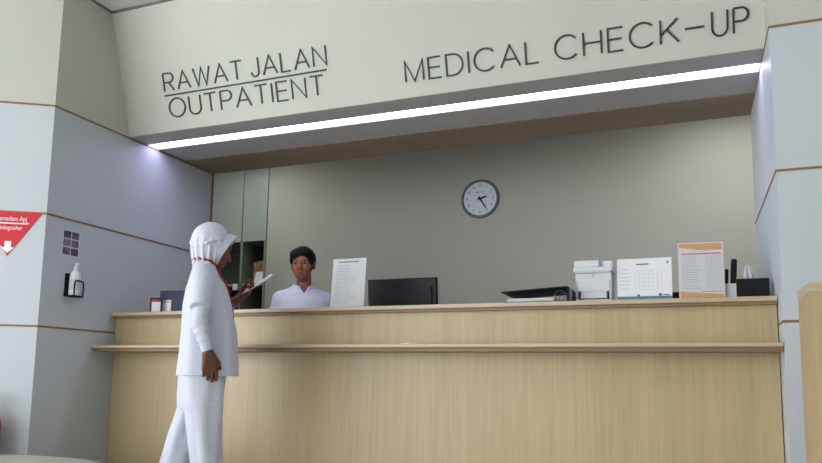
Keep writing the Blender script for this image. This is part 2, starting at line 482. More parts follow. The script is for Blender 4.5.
# extinguisher sign: red triangle pointing down
u0 = .176
t = thing('warning_sign', 'red triangular fire extinguisher sign with white arrow on the left wall', 'sign', Vector((XL, 2.74, 1.46))+U*u0+NF*.001)
t.rotation_euler = (0, 0, math.atan2(-U.y, -U.x))
RX = Matrix.Rotation(PI/2, 4, 'X')   # text plane xy -> xz facing -y
bm = prism([(-.156, .236), (.156, .236), (0, 0)], -.003, 0, 'y'); obj('sign_board', bm, M['signred'], t)
def sx(x, z, y=-.0035): return Matrix.Translation((x, y, z)) @ RX
SQ = Matrix.Diagonal((.72, 1, 1, 1))
text('title_text', 'Pemadam Api', .037, sx(.010, .199) @ SQ, M['signwhite'], t)
bm = prism([(-.098, .178), (.080, .178), (.075, .187), (.100, .174), (.080, .171), (-.096, .171)], -.0042, -.003, 'y'); obj('underline', bm, M['signwhite'], t)
text('title_text', 'Extinguisher', .034, sx(.004, .150) @ SQ, M['signwhite'], t)
bm = prism([(-.016, .078), (.016, .078), (.016, .046), (.034, .046), (0, .014), (-.034, .046), (-.016, .046)], -.0042, -.003, 'y'); obj('arrow', bm, M['signwhite'], t)
# extinguisher below it
p = Vector((XL, 2.74, .165))+U*.175+NF*.085
t = thing('fire_extinguisher', 'red fire extinguisher with black valve hanging below the triangular sign', 'fire extinguisher', p)
t.rotation_euler = (0, 0, math.atan2(-U.y, -U.x))
obj('cylinder', lathe([(0, 0), (.06, 0), (.066, .01), (.066, .42), (.06, .455), (.04, .48), (.02, .49), (.02, .505), (0, .505)], 32), M['exred'], t, angle=40)
bm = B(); add_lathe(bm, [(0, .505), (.022, .505), (.022, .545), (0, .545)], 16)
add_box(bm, -.012, .05, -.012, .012, .545, .56, .003); add_box(bm, -.012, .05, -.01, .01, .575, .586, .003, Matrix.Rotation(-.05, 4, 'Y'))
add_box(bm, -.012, .004, -.01, .01, .56, .58)
obj('valve', bm, M['black'], t)
obj('hose', tube(bez([(-.02, 0, .525), (-.06, 0, .52), (-.085, 0, .47), (-.082, 0, .36), (-.078, 0, .22), (-.074, 0, .14)], 6), .008), M['black'], t, smooth=True)
bm = B(); add_box(bm, -.03, .03, .06, .084, .30, .42, .002); add_box(bm, -.045, .045, .062, .067, .34, .36)
obj('bracket', bm, M['chrome'], t)
# hand-washing poster on the side wall (faces +x)
def side_mx(y, z, off=0.0): return frame_mx((XL+off, y, z), Vector((0, 1, 0)), Vector((0, 0, 1)), Vector((1, 0, 0)))
t = thing('poster', 'small pale poster of six hand pictures above the sanitiser bottle', 'poster', (XL, 2.912, 1.492))
obj('card', box(.0, .002, -.062, .062, 0, .148), M['posterw'], t)
cols = [((96, 92, 120), (36, 42, 74)), ((130, 116, 136), (40, 46, 84)), ((170, 140, 150), (70, 74, 116)), ((140, 116, 134), (44, 50, 90)), ((150, 126, 140), (54, 60, 104)), ((112, 88, 110), (34, 40, 76))]
for r in range(3):
    for c in range(2):
        ca, cb = cols[r*2+c]
        m = wood('hand_picture', ca, cb, .5, 'x', 26)
        y0 = -.052+c*.055; z0 = .008+(2-r)*.046
        obj('picture', box(.002, .0028, y0, y0+.049, z0, z0+.040), m, t)
# sanitiser bottle and its wire holder
sy, sz = 2.945, 1.268
t = thing('sanitiser_bottle', 'white pump bottle held in the black wire bracket on the left wall', 'bottle', (XL+.036, sy-.018, sz+.006))
obj('bottle_body', lathe([(0, 0), (.026, 0), (.029, .006), (.029, .105), (.024, .128), (.012, .140), (.012, .15), (0, .15)], 24), M['bottle'], t, angle=40)
obj('label_wrap', lathe([(.0294, .03), (.0296, .031), (.0296, .09), (.0294, .091)], 24), M['bottlelab'], t, smooth=True)
bm = B(); add_lathe(bm, [(0, .15), (.012, .15), (.011, .162), (.006, .166), (.005, .182), (0, .184)], 16); add_box(bm, -.006, .016, -.005, .005, .174, .181, .002)
obj('pump', bm, M['bottle'], t, angle=40)
t = thing('bottle_bracket', 'black wire bracket on the left wall holding the white pump bottle', 'bracket', (XL, sy-.018, sz))
obj('back_plate', box(.0, .004, -.038, .038, .0, .13, .002), M['black'], t)
bm = B()
add_tube(bm, bez([(.004, -.038, .006), (.04, -.038, 0.003), (.066, -.034, .003), (.068, 0, .003), (.066, .034, .003), (.04, .038, .003), (.004, .038, .006)], 5), .0042)
add_tube(bm, [(.004, 0, .002), (.068, 0, .002)], .0035)
add_tube(bm, bez([(.068, -.03, .003), (.068, -.03, .07), (.068, -.018, .086), (.068, .018, .086), (.068, .03, .07), (.068, .03, .003)], 5), .0042)
obj('wire_loop', bm, M['black'], t, smooth=True)

# ------------------------------------------------------------------ built-in cabinet at the back left
t = thing('cabinet', 'tall grey-green built-in cabinet with open shelves in the back left corner', 'cabinet', (-4.1, 5.21, 0))
x0, x1 = -4.78, -3.425
bm = B()
add_box(bm, x0, x0+.02, 5.21, 5.7, 0, 2.75); add_box(bm, x1-.022, x1, 5.2, 5.7, 0, 2.75)
add_box(bm, x0, x1, 5.68, 5.7, 0, 2.75); add_box(bm, x0, x1, 5.21, 5.68, 2.73, 2.75); add_box(bm, x0+.02, x1-.02, 5.22, 5.68, 2.03, 2.05)
add_box(bm, -3.69, -3.668, 5.2, 5.68, 0, 2.03)
obj('carcass', rel(bm, t), M['cabin'], t)
obj('shelf', rel(box(x0+.02, x1-.022, 5.2, 5.68, 1.636, 1.656), t), M['cab'], t)
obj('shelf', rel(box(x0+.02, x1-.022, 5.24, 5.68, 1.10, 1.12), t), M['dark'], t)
for a, b in ((x0, -4.07), (-4.066, -3.681), (-3.677, -3.425)):
    d = obj('door', rel(box(a+.002, b-.002, 5.195, 5.212, 2.028, 2.742, .002), t), M['cab'], t)
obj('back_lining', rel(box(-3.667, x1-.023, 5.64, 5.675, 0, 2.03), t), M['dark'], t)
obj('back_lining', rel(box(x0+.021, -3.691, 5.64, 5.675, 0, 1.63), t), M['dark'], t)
fx = -3.615
for i in range(4):
    w = (.03, .034, .026, .032)[i]; hgt = (.20, .206, .212, .203)[i]
    f = thing('folder', 'upright mustard folder in the open compartment of the back cabinet', 'folder', (fx+w/2, 5.30, 1.657), 0, 'mustard folders in the back cabinet')
    obj('cover', box(-w/2+.001, w/2-.001, 0, .22, 0, hgt, .003), M['folder'], f)
    obj('spine_label', box(-w/2+.007, w/2-.007, -.0015, 0, hgt*.55, hgt*.85), M['folder2'], f)
    fx += w+.004
f = thing('card_stand', 'small white folded card in front of the mustard folders in the cabinet', 'card', (-3.503, 5.235, 1.657))
obj('front_leaf', prism([(-.055, 0), (.055, 0), (.05, .105), (-.045, .105)], -.003, 0, 'y', Matrix.Rotation(-.12, 4, 'X')), M['paper'], f)
obj('back_leaf', prism([(-.055, 0), (.055, 0), (.05, .105), (-.045, .105)], 0, .003, 'y', Matrix.Translation((0, .03, 0)) @ Matrix.Rotation(.15, 4, 'X')), M['plastg'], f)
f = tag(obj('paper_slip', box(-.024, .024, -.0015, 0, -.055, 0), M['paper'], loc=(-3.728, 5.1985, 1.655)), 'small white paper slip hanging from the cabinet shelf edge', 'paper')

# ------------------------------------------------------------------ wall clock
t = thing('wall_clock', 'round white wall clock with grey rim on the sage back wall', 'clock', (-1.493, YB-.001, 2.243)); t.scale = (1.025, .5, 1.025)
RC = Matrix.Rotation(PI/2, 4, 'X')       # lathe axis z -> -y
obj('rim', lathe([(.128, .0), (.146, 0), (.15, .012), (.146, .03), (.138, .036), (.131, .03), (.128, .022)], 64, RC), M['clockrim'], t, smooth=True)
obj('dial', lathe([(0, .004), (.13, .004), (.13, .02), (0, .02)], 64, RC), M['clockface'], t, angle=40)
for h in range(1, 13):
    a = math.radians(90-30*h)
    text('numeral', str(h), .030, Matrix.Translation((.102*math.cos(a), -.021, .102*math.sin(a))) @ RC, M['ink2'], t)
bm = B(); add_box(bm, -.028, -.012, -.0212, -.02, .045, .056); obj('dial_mark', bm, M['labelr'], t)
bm = B(); add_box(bm, -.010, .03, -.0212, -.02, .046, .055); obj('dial_mark', bm, M['ink'], t)
def hand(deg, ln, w, y):
    m = Matrix.Rotation(math.radians(deg), 4, 'Y')
    return prism([(-w, -.018), (w, -.018), (w*.7, ln), (-w*.7, ln)], y-.0015, y, 'y', m)
obj('hour_hand', hand(73, .054, .0085, -.023), M['black'], t)
obj('minute_hand', hand(147, .086, .0068, -.026), M['black'], t)
obj('hub', lathe([(0, .02), (.007, .02), (.007, .03), (0, .03)], 12, RC), M['black'], t)

# ------------------------------------------------------------------ things on the counter
ZT = 1.21
def sheet_lines(x0, x1, z0, z1, n, y, frac=(.5, 1), th_=.0025, rnd=True, rot=None):
    bm = B()
    for i in range(n):
        z = z1-(z1-z0)*i/(n-1)
        w = (x1-x0)*(random.uniform(*frac) if rnd else 1)
        add_box(bm, x0, x0+w, y-.0004, y, z-th_/2, z+th_/2)
    if rot is not None: bmesh.ops.transform(bm, matrix=rot, verts=bm.verts[:])
    return bm
# 1 printed notice in a clear stand
tilt = Matrix.Rotation(-.10, 4, 'X')
t = thing('sign_holder', 'clear stand with a white printed sheet beside the seated-height monitor', 'sign stand', (-1.684, 3.33, ZT), .0)
t['label'] = 'white printed sheet in a clear upright stand, left of the black monitor'
obj('sheet', box(-.097, .097, -.001, .001, .004, .272, 0, tilt), M['paper'], t)
bm = sheet_lines(-.075, .06, .03, .235, 20, -.0012, (.55, 1), .003, True, tilt); obj('printed_text', bm, M['ink'], t)
bm = sheet_lines(-.06, .06, .254, .2545, 2, -.0012, (.9, 1), .004, True, tilt); obj('printed_heading', bm, M['ink2'], t)
bm = B(); add_box(bm, -.101, .101, -.006, -.003, .0, .275, 0, tilt); add_box(bm, -.101, .101, -.004, .075, 0, .003)
obj('clear_cover', bm, M['acryl'], t)
# 2 monitor, seen from behind, on the staff desk
t = thing('monitor', 'black computer monitor seen from behind above the counter edge', 'monitor', (-1.53, 3.74, .95))
mx = Matrix.Rotation(.10, 4, 'X')
MZ = Matrix.Translation((0, 0, .13)) @ mx
obj('frame', box(-.212, .212, 0, .03, 0, .338, .006, MZ), M['black'], t)
bm = B(); add_prism(bm, [(-.185, .02), (.185, .02), (.185, .285), (-.185, .285)], -.012, 0.001, 'y', MZ)
obj('back_cover', bm, M['blackp'], t)
obj('screen', box(-.195, .195, .03, .0315, .02, .32, 0, MZ), M['blackp'], t)
obj('stand_neck', box(-.03, .03, -.012, .01, .01, .24, .003), M['black'], t)
obj('stand_base', prism(superell(0, .0, .12, .085, 3), 0, .012), M['black'], t)
# 3 lever arch binder
t = thing('binder', 'black lever arch binder lying flat on papers in the middle of the counter', 'binder', (-.672, 3.345, ZT))
obj('bottom_cover', box(-.15, .15, -.09, .20, 0, .004), M['black2'], t)
obj('spine', box(.147, .153, -.09, .20, 0, .070, .001), M['black2'], t)
obj('spine_label', box(.153, .1545, -.05, .02, .012, .066), M['labelb'], t)
obj('top_cover', box(-.16, .15, -.09, .20, -.004, .002, .001, Matrix.Translation((.15, 0, .070)) @ Matrix.Rotation(-.055, 4, 'Y') @ Matrix.Translation((-.15, 0, 0))), M['black2'], t)
bm = B()
for i in range(6):
    r = random.uniform(-.006, .006)
    add_box(bm, -.135+r, .085+r, -.065+random.uniform(-.006, .004), .19, .005+i*.003, .0075+i*.003, 0, Matrix.Rotation(random.uniform(-.02, .02), 4, 'Z'))
obj('paper_block', bm, M['paper'], t)
bm = B()
for y in (-.06, .06):
    add_tube(bm, [(.112+.024*math.cos(a), y, .032+.024*math.sin(a)) for a in [2*PI*k/20 for k in range(20)]], .0022, 6, True)
add_box(bm, .09, .145, -.07, .07, .004, .008)
obj('ring_mechanism', bm, M['ringmetal'], t)
# 4 small white printer
t = thing('printer', 'small white receipt printer with sheets in its lower tray on the counter', 'printer', (-.416, 3.42, ZT))
s = .094
bm = prism([(-.075, .055), (-.085, .135), (-.10, .14), (-.10, .16), (.06, .165), (.07, .05), (.07, .0), (.0, 0), (.0, .055)], -.08, .08, 'x')
obj('body', bm, M['plast'], t)
obj('lid', box(-.088, .088, -.105, .06, .143, .165, .005), M['plast'], t)
obj('top_block', box(-.086, .03, -.09, .04, .166, .198, .006), M['plast'], t)
bm = B(); add_lathe(bm, [(0, -.024), (.02, -.024), (.024, -.02), (.024, .02), (.02, .024), (0, .024)], 24, Matrix.Translation((.062, -.04, .176)) @ Matrix.Rotation(PI/2, 4, 'Y'))
obj('paper_roll', bm, M['paper'], t, smooth=True)
for sxn in (-1, 1): obj('side_foot', prism([(-.07, 0), (.06, 0), (.06, .14), (-.085, .14)], sxn*.076-.006, sxn*.076+.006, 'x'), M['plastg'], t)
obj('tray_back', box(-.066, .066, -.012, -.008, 0, .056), M['black'], t)
bm = B(); add_box(bm, -.078, .072, -.095, -.0, 0, .014, .003); obj('tray', bm, M['plast'], t)
bm = B()
for i in range(8): add_box(bm, -.060+.002*(i%3), .058-.002*(i%2), -.075, -.013, .015+.0046*i, .0188+.0046*i, 0, Matrix.Rotation(-.12, 4, 'X'))
obj('sheets', bm, M['paper'], t)
obj('button', lathe([(0, 0), (.006, 0), (.006, .003), (0, .003)], 12, Matrix.Translation((-.0, -.087, .125)) @ RC), M['plastg'], t)
obj('tray_latch', box(-.018, -.004, -.098, -.094, .003, .009), M['black'], t)
# 5 white table board
t = thing('notice_board', 'wide white printed board with a blue strip along its foot, right of the printer', 'notice', (-.192, 3.345, ZT))
obj('board', box(-.118, .118, -.002, .002, .012, .202, .0, tilt), M['paper'], t)
obj('foot_strip', box(-.118, .118, -.0035, .0045, .0, .025, 0, tilt), M['bluestrip'], t)
bm = B()
for i in range(6): add_box(bm, -.04, .075, -.0026, -.0021, .055+i*.018, .0562+i*.018)
for i in range(7): add_box(bm, -.04+i*.0192, -.0388+i*.0192, -.0026, -.0021, .055, .146)
for i in range(6): add_box(bm, -.105, -.105+random.uniform(.03, .055), -.0026, -.0021, .06+i*.018, .063+i*.018)
bmesh.ops.transform(bm, matrix=tilt, verts=bm.verts[:]); obj('printed_table', bm, M['ink'], t)
for a, b, c, d in ((-.035, .02, .172, .177), (-.03, -.02, .024, .034), (.062, .074, .026, .036), (.08, .108, .028, .032), (.098, .104, .175, .185)):
    obj('printed_mark', box(a, b, -.0027, -.0021, c, d, 0, tilt), M['ink2'], t)
obj('back_strut', prism([(.03, .0), (.10, 0), (.034, .16), (.026, .16)], -.02, .02, 'x'), M['plastg'], t)
# 6 price sheet in a clear stand
t = thing('sign_holder', 'taller clear stand holding a price table with orange header and footer bands', 'sign stand', (.048, 3.335, ZT))
t.rotation_euler = (0, 0, .03)
obj('sheet', box(-.093, .093, -.001, .001, .006, .262, 0, tilt), M['paper'], t)
bm = B(); add_prism(bm, [(-.088, .258), (.088, .258), (.088, .226), (.0, .226), (-.088, .240)], -.0018, -.001, 'y', tilt); obj('header_band', bm, M['orange'], t)
bm = B(); add_prism(bm, [(-.088, .008), (.088, .008), (.088, .026), (.02, .03), (-.088, .04)], -.0018, -.001, 'y', tilt); obj('footer_band', bm, M['orange'], t)
obj('pink_rule', box(-.08, .083, -.0018, -.001, .207, .213, 0, tilt), M['pink'], t); obj('pink_rule', box(.0, .083, -.0018, -.001, .036, .039, 0, tilt), M['pink'], t)
bm = B()
for i in range(15):
    add_box(bm, -.08, -.08+random.uniform(.05, .085), -.0017, -.001, .052+i*.0102, .0545+i*.0102)
    for c in range(4):
        add_box(bm, .022+c*.016, .031+c*.016, -.0017, -.001, .052+i*.0102, .0545+i*.0102)
for c in range(5): add_box(bm, .018+c*.016, .019+c*.016, -.0017, -.001, .045, .207)
bmesh.ops.transform(bm, matrix=tilt, verts=bm.verts[:]); obj('printed_table', bm, M['ink'], t)
bm = B(); add_box(bm, -.097, .097, -.007, -.004, 0, .264, 0, tilt); add_box(bm, -.04, .097, -.03, .075, 0, .004)
obj('clear_cover', bm, M['acryl'], t)
# 7 small dark calculator between board and price sheet (only its edge shows)
t = tag(obj('desk_block', box(-.02, .02, -.03, .03, 0, .052, .004), M['black'], loc=(-.062, 3.47, ZT)), 'small dark block behind the gap between white board and price sheet', 'block')
# 8 pen cup, pens
px, py = .163, 3.40
t = thing('pen_cup', 'square white pen cup between price sheet and black tissue box', 'cup', (px, py, ZT))
bm = B()
for a in ((-.026, .026, -.026, -.0235), (-.026, .026, .0235, .026), (-.026, -.0235, -.0235, .0235), (.0235, .026, -.0235, .0235)): add_box(bm, a[0], a[1], a[2], a[3], 0, .074)
add_box(bm, -.0235, .0235, -.0235, .0235, 0, .003)
obj('cup_wall', bm, M['plast'], t)
def pen(name, label, x, y, h, r, rx, ry, capf):
    p = thing(name, label, 'pen', (px+x, py+y, ZT+.005)); p.rotation_euler = (rx, ry, 0)
    obj('barrel', lathe([(0, 0), (r*.6, 0), (r, .01), (r, h*capf), (0, h*capf)], 12), M['black'], p, angle=50)
    obj('cap', lathe([(0, h*capf), (r*1.15, h*capf), (r*1.1, h*.97), (r*.7, h), (0, h)], 12), M['black'], p, angle=50)
pen('marker', 'thick tall black marker standing in the white pen cup', .010, .006, .182, .0115, 0, .07, .55)
pen('pen', 'thinner shorter black pen in the white pen cup, left of the marker', -.014, -.006, .136, .0068, 0, .03, .6)
# 9 tissue box
t = thing('tissue_box', 'black tissue box with a white tissue sticking up at the right counter end', 'tissue box', (.254, 3.43, ZT))
obj('box_body', box(-.066, .064, -.06, .06, 0, .094, .004), M['black'], t)
bm = B(); g = []
for i in range(9):
    r = []
    for k in range(7):
        z = .09+.075*k/6; w = .016+.006*math.sin(k*.7)
        r.append(bm.verts.new((-.012+(i/8-.5)*2*w, .010*math.sin(i*1.7+k*.5)-.004*k/6, z-.02*abs(i/8-.35)*(k/6))))
    g.append(r)
for i in range(8):
    for k in range(6): bm.faces.new((g[i][k], g[i+1][k], g[i+1][k+1], g[i][k+1]))
tis = obj('tissue', bm, M['paper'], t, smooth=True)
md = tis.modifiers.new('s', 'SOLIDIFY'); md.thickness = .001
# 10 boxes at the left end
t = thing('card_box', 'small dark box with red and white label at the left counter end', 'box', (-2.897, 3.285, ZT), .62)
obj('box_body', box(-.034, .030, -.018, .018, 0, .086, .002), M['navy'], t)
obj('label_panel', box(-.024, .024, -.0192, -.018, .002, .060), M['labelw'], t)
obj('red_band', box(-.024, .024, -.0192, -.018, .060, .074), M['labelr'], t)
t = thing('file_box', 'larger navy box with white label on the counter behind the nurse', 'box', (-2.755, 3.395, ZT), .12)
bm = prism([(-.155, 0), (.13, 0), (.13, .118), (.0, .13), (-.155, .132)], -.06, .10, 'y'); obj('box_body', bm, M['navy'], t)
obj('label_panel', box(-.148, -.078, -.0615, -.06, .002, .076), M['labelw'], t)
obj('label_strip', box(-.146, -.08, -.0622, -.0615, .062, .070), M['labelb'], t)
# 11 leaflet on the ledge
t = thing('leaflet', 'small pale leaflet lying on the front ledge below the monitor', 'paper', (-1.24, 3.17, 1.0125))
bm = B(); add_box(bm, -.05, .05, -.045, .06, 0, .002); add_box(bm, -.046, .052, -.043, .058, .002, .0045, 0, Matrix.Rotation(.04, 4, 'Z'))
obj('sheets', bm, M['paper'], t)
obj('printed_band', box(-.005, .045, -.0455, -.04, .0015, .0052), M['labelb'], t)

# ------------------------------------------------------------------ people: smooth-blended volumes turned into one continuous surface
class Vol:
    def __init__(s, lo, hi, h=.005):
        s.lo = np.array(lo, float); s.h = h
        s.n = np.ceil((np.array(hi)-s.lo)/h).astype(int)+1
        s.a = np.full(s.n, 1.0, np.float32)
        s.ax = [(s.lo[i]+h*np.arange(s.n[i])).astype(np.float32) for i in range(3)]
    def _sub(s, lo, hi, pad):
        i0 = np.maximum(0, np.floor((np.array(lo)-pad-s.lo)/s.h).astype(int)); i1 = np.minimum(s.n, np.ceil((np.array(hi)+pad-s.lo)/s.h).astype(int)+1)
        if (i1 <= i0).any(): return None, None
        sl = tuple(slice(i0[k], i1[k]) for k in range(3))
        return sl, np.meshgrid(*[s.ax[k][sl[k]] for k in range(3)], indexing='ij', sparse=True)
    def add(s, prim, k=.02):
        lo, hi, fn = prim; sl, P = s._sub(lo, hi, k+.02)
        if sl is None: return
        d = fn(*P); a = s.a[sl]; h = np.clip(.5+.5*(a-d)/k, 0, 1)
        s.a[sl] = a*(1-h)+d*h-k*h*(1-h)
    def sub(s, prim, k=.01):
        lo, hi, fn = prim; sl, P = s._sub(lo, hi, k+.02)
        if sl is None: return
        d = -fn(*P); a = s.a[sl]; h = np.clip(.5-.5*(a-d)/k, 0, 1)
        s.a[sl] = a*(1-h)+d*h+k*h*(1-h)
    def mesh(s, name):
        v = s.a; v[0], v[-1] = 1, 1; v[:, 0], v[:, -1] = 1, 1; v[:, :, 0], v[:, :, -1] = 1, 1
        ins = v < 0; nx, ny, nz = v.shape
        cnt = np.zeros((nx-1, ny-1, nz-1), np.int8)
        for dx in (0, 1):
            for dy in (0, 1):
                for dz in (0, 1): cnt += ins[dx:nx-1+dx, dy:ny-1+dy, dz:nz-1+dz]
        c = np.argwhere((cnt > 0) & (cnt < 8)); acc = np.zeros((len(c), 3)); num = np.zeros(len(c))
        idx = np.full(cnt.shape, -1, np.int64); idx[tuple(c.T)] = np.arange(len(c))
        for ax in range(3):
            o = [i for i in range(3) if i != ax]
            for p in (0, 1):
                for q in (0, 1):
                    a = c.copy(); a[:, o[0]] += p; a[:, o[1]] += q; b = a.copy(); b[:, ax] += 1
                    va, vb = v[tuple(a.T)], v[tuple(b.T)]; m = (va < 0) != (vb < 0)
                    t = np.where(m, va/np.where(m, va-vb, 1), 0)
                    pt = a.astype(float); pt[:, ax] += t; acc[m] += pt[m]; num += m
        vs = s.lo+s.h*acc/num[:, None]; faces = []
        for ax in range(3):
            o = [(ax+1) % 3, (ax+2) % 3]
            A = [slice(None)]*3; Bs = [slice(None)]*3; A[ax] = slice(0, -1); Bs[ax] = slice(1, None)
            e = np.argwhere(ins[tuple(A)] != ins[tuple(Bs)]); flip = ins[tuple(e.T)]
            q = []
            for d0, d1 in ((0, 0), (-1, 0), (-1, -1), (0, -1)):
                g = e.copy(); g[:, o[0]] += d0; g[:, o[1]] += d1; q.append(idx[tuple(g.T)])
            q = np.stack(q, 1); q[~flip] = q[~flip][:, ::-1]; faces.append(q)
        f = np.concatenate(faces); me = bpy.data.meshes.new(name)
        me.vertices.add(len(vs)); me.vertices.foreach_set('co', vs.astype(np.float32).ravel())
        me.loops.add(len(f)*4); me.loops.foreach_set('vertex_index', f.ravel().astype(np.int32))
        me.polygons.add(len(f)); me.polygons.foreach_set('loop_start', np.arange(0, len(f)*4, 4, dtype=np.int32))
        me.update(calc_edges=True); me.validate()
        return me

def nrm(v): v = np.array(v, float); return v/np.linalg.norm(v)
def cap(a, b, ra, rb=None, flat=None):
    """round cone; flat='b' cuts it square at b"""
    rb = ra if rb is None else rb
    a = np.array(a, float); b = np.array(b, float); ab = b-a; L2 = ab@ab; L = math.sqrt(L2); r = max(ra, rb)
    def fn(X, Y, Z):
        x, y, z = X-a[0], Y-a[1], Z-a[2]; q = (x*ab[0]+y*ab[1]+z*ab[2])/L2
        t = np.clip(q, 0, 1)
        d = np.sqrt((x-t*ab[0])**2+(y-t*ab[1])**2+(z-t*ab[2])**2)-(ra+(rb-ra)*t)
        if flat: d = np.maximum(d, (q-1)*L)
        return d
    return np.minimum(a, b)-r, np.maximum(a, b)+r, fn
def ell(c, r, Rm=None):
    c = np.array(c, float); r = np.array(r, float)
    e = r if Rm is None else np.full(3, r.max())
    def fn(X, Y, Z):
        x, y, z = X-c[0], Y-c[1], Z-c[2]
        if Rm is not None:
            x, y, z = (Rm[0, 0]*x+Rm[1, 0]*y+Rm[2, 0]*z, Rm[0, 1]*x+Rm[1, 1]*y+Rm[2, 1]*z, Rm[0, 2]*x+Rm[1, 2]*y+Rm[2, 2]*z)
        k0 = np.sqrt((x/r[0])**2+(y/r[1])**2+(z/r[2])**2); k1 = np.sqrt((x/r[0]**2)**2+(y/r[1]**2)**2+(z/r[2]**2)**2)
        return k0*(k0-1)/np.maximum(k1, 1e-6)
    return c-e, c+e, fn
def col(zs, x0, x1, y0, y1, p=2.3, fold=None):
    """upright garment tube: x and y extents given at heights zs"""
    zs = np.array(zs, float); o = np.argsort(zs); zs = zs[o]
    x0, x1, y0, y1 = [np.array(v, float)[o] for v in (x0, x1, y0, y1)]
    def fn(X, Y, Z):
        a, b, c, d = [np.interp(Z, zs, v) for v in (x0, x1, y0, y1)]
        cx, rx, cy, ry = (a+b)/2, (b-a)/2, (c+d)/2, (d-c)/2
        u = np.abs((X-cx)/rx); w = np.abs((Y-cy)/ry)
        k = (u**p+w**p)**(1/p)
        dd = (k-1)*np.minimum(rx, ry)
        if fold: dd = dd+fold(np.arctan2((Y-cy)/ry, (X-cx)/rx), Z)
        return np.maximum(dd, np.maximum(zs[0]-Z, Z-zs[-1]))
    return np.array([x0.min(), y0.min(), zs[0]]), np.array([x1.max(), y1.max(), zs[-1]]), fn

def hand_prims(W, d, n, t, curl=(.25, .4, .3), thumb=(.5, .75, .35), thumbcurl=.3, s=.95, spread=.04):
    """palm and five bent fingers; d along the hand, n out of the palm, t towards the thumb"""
    d, n, t = nrm(d), nrm(n), nrm(t); W = np.array(W, float); P = []
    offs = [.028, .0095, -.0095, -.027]; lens = [.070, .078, .073, .057]; pl = [.084, .087, .083, .075]
    for o, L, q in zip(offs, lens, pl):
        K = W+s*(d*q+t*o)
        P.append((cap(W+s*(d*.006+t*o*.55), K, .0135*s, .0112*s), .012))
    for i, (o, L, q) in enumerate(zip(offs, lens, pl)):
        p = W+s*(d*q+t*o); dd = nrm(d+t*spread*(1.5-i)*.5); ang = 0
        for sg, (f, cu, r) in enumerate(zip((.45, .31, .24), curl, (.0088, .0080, .0070))):
            ang += cu*(1+.12*i); v = dd*math.cos(ang)+n*math.sin(ang); e = p+v*L*f*s
            P.append((cap(p, e, r*s, (r-.0008)*s), .004)); p = e
    p = W+s*(d*.018+t*.022); v = nrm(d*thumb[0]+t*thumb[1]+n*thumb[2])
    for f, r in ((.042, .0135), (.032, .0105), (.026, .009)):
        e = p+v*f*s; P.append((cap(p, e, r*s, (r-.0012)*s), .007)); p = e
        v = nrm(v+n*thumbcurl-t*thumbcurl*.8+d*thumbcurl*.5)
    return P

def head_prims(c, Rm, s=1.0):
    """head with brow, sockets, nose, lips, chin and ears; Rm columns = forward, left, up"""
    c = np.array(c, float)
    def T(p): return c+Rm@(np.array(p)*s)
    def E(p, r): return ell(T(p), np.array(r)*s, Rm)
    add = [(E((-.012, 0, .028), (.092, .074, .083)), .01), (E((.025, 0, -.03), (.062, .058, .078)), .03), (E((.05, 0, -.082), (.034, .034, .028)), .03),
           (E((.044, .034, -.032), (.034, .026, .034)), .02), (E((.044, -.034, -.032), (.034, .026, .034)), .02),
           (E((.066, 0, .022), (.018, .046, .014)), .02),
           (cap(T((.078, 0, .002)), T((.100, 0, -.032)), .008*s, .011*s), .012), (E((.091, .012, -.036), (.011, .008, .008)), .008), (E((.091, -.012, -.036), (.011, .008, .008)), .008),
           (E((.081, 0, -.060), (.012, .022, .006)), .005), (E((.080, 0, -.071), (.012, .019, .007)), .005),
           (E((-.008, .077, -.008), (.020, .009, .031), ), .006), (E((-.008, -.077, -.008), (.020, .009, .031)), .006)]
    sub = [(E((.088, .031, .0), (.016, .018, .011)), .014), (E((.088, -.031, .0), (.016, .018, .011)), .014),
           (E((.0, .088, -.006), (.009, .007, .016)), .005), (E((.0, -.088, -.006), (.009, .007, .016)), .005)]
    lid = []
    for sg in (1, -1):
        lid += [(cap(T((.076, sg*.018, .009)), T((.074, sg*.045, .006)), .0045*s), .006), (cap(T((.075, sg*.019, -.009)), T((.072, sg*.043, -.008)), .004*s), .006)]
    return add, sub, lid
def rotm(yaw, pitch, roll=0):
    cy, sy, cp, sp = math.cos(yaw), math.sin(yaw), math.cos(pitch), math.sin(pitch)
    f = np.array([cy*cp, sy*cp, sp]); l = np.array([-sy, cy, 0]); u = np.cross(f, l)
    l2 = l*math.cos(roll)+u*math.sin(roll); u2 = u*math.cos(roll)-l*math.sin(roll)
    return np.stack([f, l2, u2], 1)
def eye_mesh(parent, p, look, r=.0118):
    bm = B(); look = Vector(nrm(look)); q = look.to_track_quat('Z', 'Y').to_matrix().to_4x4()
    bmesh.ops.create_uvsphere(bm, u_segments=20, v_segments=20, radius=r)
    for f in bm.faces:
        if f.calc_center_median().z > r*.62: f.material_index = 1
    bmesh.ops.transform(bm, matrix=Matrix.Translation(p) @ q, verts=bm.verts[:])
    obj('eye', bm, [M['eyew'], M['iris']], parent, smooth=True)
def face_parts(parent, c, Rm, look, s=1.0):
    c = np.array(c, float); T = lambda p: c+Rm@(np.array(p)*s)
    for sg in (1, -1):
        eye_mesh(parent, T((.0705, sg*.031, 0)), look, .0118*s)
        obj('eyebrow', tube(bez([T((.0845, sg*.013, .018)), T((.083, sg*.028, .0225)), T((.073, sg*.047, .018))], 5), [.0032]*8+[.0022]*3, 6), M['hair'], parent, smooth=True)
def lip_faces(me, c, Rm, s=1.0):
    n = len(me.polygons); ce = np.empty(n*3, np.float32); me.polygons.foreach_get('center', ce)
    q = (ce.reshape(-1, 3)-np.array(c))@Rm/s
    m = (q[:, 0] > .07) & ((np.abs(q[:, 1])/.023)**2+((q[:, 2]+.066)/.0125)**2 < 1)
    me.polygons.foreach_set('material_index', m.astype(np.int32))
